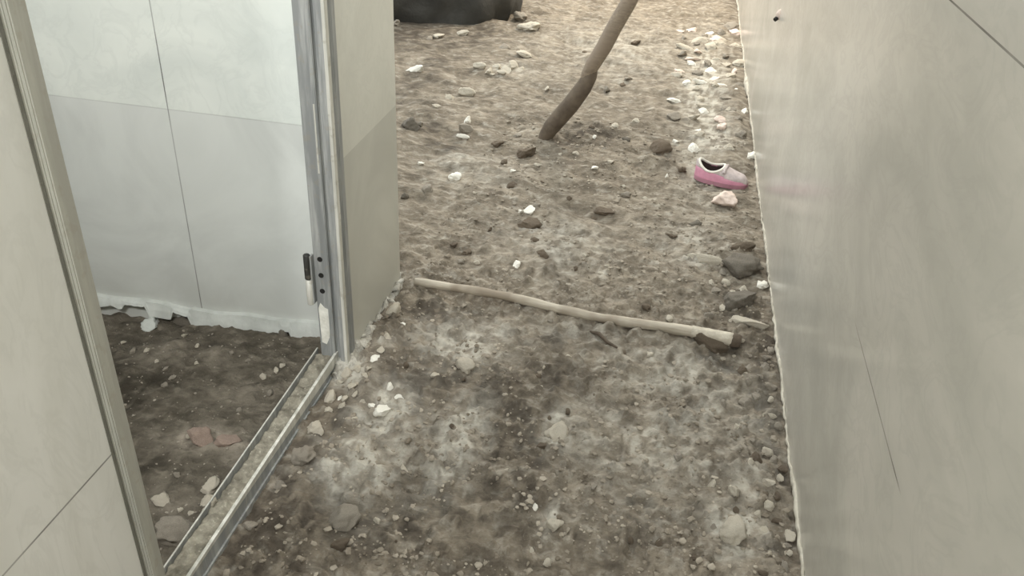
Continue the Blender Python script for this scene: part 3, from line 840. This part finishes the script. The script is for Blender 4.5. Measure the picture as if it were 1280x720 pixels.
side = lambda t, s: (s < 0.20 - 0.08 * t or s > 0.80 + 0.08 * t)
up = obj('upper', shell(lambda t, s: not in_open(t, s) and not side(t, s)), M['shoe_grey'], shoe, smooth=True); up['label'] = 'lilac-grey cloth top of the shoe'
sb = obj('side_band', shell(lambda t, s: side(t, s)), M['shoe_pink'], shoe, smooth=True); sb['label'] = 'bright pink side of the shoe'
for o in (up, sb):
    md = o.modifiers.new('thickness', 'SOLIDIFY'); md.thickness = 0.004; md.offset = -1
obj('lining', shell(lambda t, s: not in_open(t, s) and t < 0.75, 0.89), M['shoe_in'], shoe, smooth=True)['label'] = 'dark inside of the shoe'
bm = bmesh.new()
out = [(L * (0.01 + 0.98 * t), w * sgn) for sgn, seq in ((1, range(0, 41)), (-1, range(40, -1, -1))) for t, w in [((k / 40), halfw(k / 40) * 1.05 + 0.001) for k in seq]]
lo = [bm.verts.new((x, y, 0.0)) for x, y in out]; hi = [bm.verts.new((x, y, 0.018)) for x, y in out]
for i in range(len(out)):
    bm.faces.new((lo[i], lo[(i + 1) % len(out)], hi[(i + 1) % len(out)], hi[i]))
bm.faces.new(lo[::-1]); bm.faces.new(hi)
obj('sole', bm, M['shoe_sole'], shoe)['label'] = 'dull pink rubber sole'
rim = []
for k in range(33):
    a = 2 * PI * k / 32
    rim.append(shell_pt(0.29 + 0.235 * math.cos(a), 0.5 + 0.325 * math.sin(a), 1.0))
obj('rim', tube(rim, [0.0055] * 33, 8), M['white'], shoe, smooth=True)['label'] = 'whitish rim around the shoe opening'
st = [shell_pt(0.56, 0.25 + 0.5 * k / 12, 1.03) for k in range(13)]
obj('strap', tube(st, [0.007] * 13, 8), M['shoe_grey'], shoe, smooth=True)

# ------------------------------------------------------------------ dark heap far beyond the pillar
bm = bmesh.new()
bmesh.ops.create_icosphere(bm, subdivisions=5, radius=1)
for v in bm.verts:
    p = v.co.copy()
    n = mnoise.fractal(p * 1.4 + Vector((3, 1, 7)), 1, 2, 4)
    p *= 1 + 0.13 * n + 0.03 * mnoise.noise(p * 9)
    p.z = max(p.z, -0.12)
    v.co = Vector((p.x * 0.85, p.y * 0.7, p.z * 0.75))
hp = tag(obj('covered_heap', bm, M['tarp'], smooth=True), 'large black covered heap at the far end beyond the pillar corner', 'heap')
hp.location = (-2.0, 6.3, 0.05)

# small chipped plug on the long wall
root = empty('wall_plug', (0.45, 4.09, 0.625), 'small pinkish mortar plug on the long tiled wall near the frame top', 'wall plug')
bm = bmesh.new(); bmesh.ops.create_icosphere(bm, subdivisions=3, radius=0.022)
for v in bm.verts: v.co = Vector((v.co.x * 0.7, v.co.y, v.co.z)) * (1 + 0.3 * mnoise.noise(v.co * 60))
obj('mortar_dab', bm, M['lid'], root, smooth=True)
bm = tube([(-0.012, -0.012, -0.016), (-0.020, -0.02, -0.022)], [0.010, 0.009], 10)
obj('hole', bm, M['hole'], root)

# ------------------------------------------------------------------ light
w = bpy.data.worlds.new('sky'); scene.world = w; w.use_nodes = True
bg = w.node_tree.nodes['Background']
bg.inputs['Color'].default_value = (0.95, 1.0, 1.0, 1)
bg.inputs['Strength'].default_value = 1.0
def area(name, loc, target, size, energy, color):
    d = bpy.data.lights.new(name, 'AREA'); d.shape = 'RECTANGLE'; d.size, d.size_y = size; d.energy = energy; d.color = color
    o = bpy.data.objects.new(name, d); C.objects.link(o); o.location = loc
    o.rotation_euler = (Vector(target) - Vector(loc)).to_track_quat('-Z', 'Y').to_euler()
    return o
area('room_lamp', (-1.1, 0.2, 2.0), (-1.0, 2.0, 0.9), (0.6, 0.3), 20, (1.0, 1.0, 0.97))
area('passage_lamp', (-0.38, -1.1, 2.3), (-0.6, 2.0, 0.7), (0.14, 0.14), 10, (1.0, 0.99, 0.95))
area('far_warm_fill', (-0.1, 7.6, 2.6), (0.0, 5.0, 0.0), (0.5, 0.5), 55, (1.0, 0.86, 0.68))  # unseen warm light added to brighten the far soil

vs = scene.view_settings
scene.display_settings.display_device = 'sRGB'
vs.view_transform = 'Standard'; vs.look = 'None'; vs.gamma = 1; vs.use_curve_mapping = False
vs.exposure = 1.15
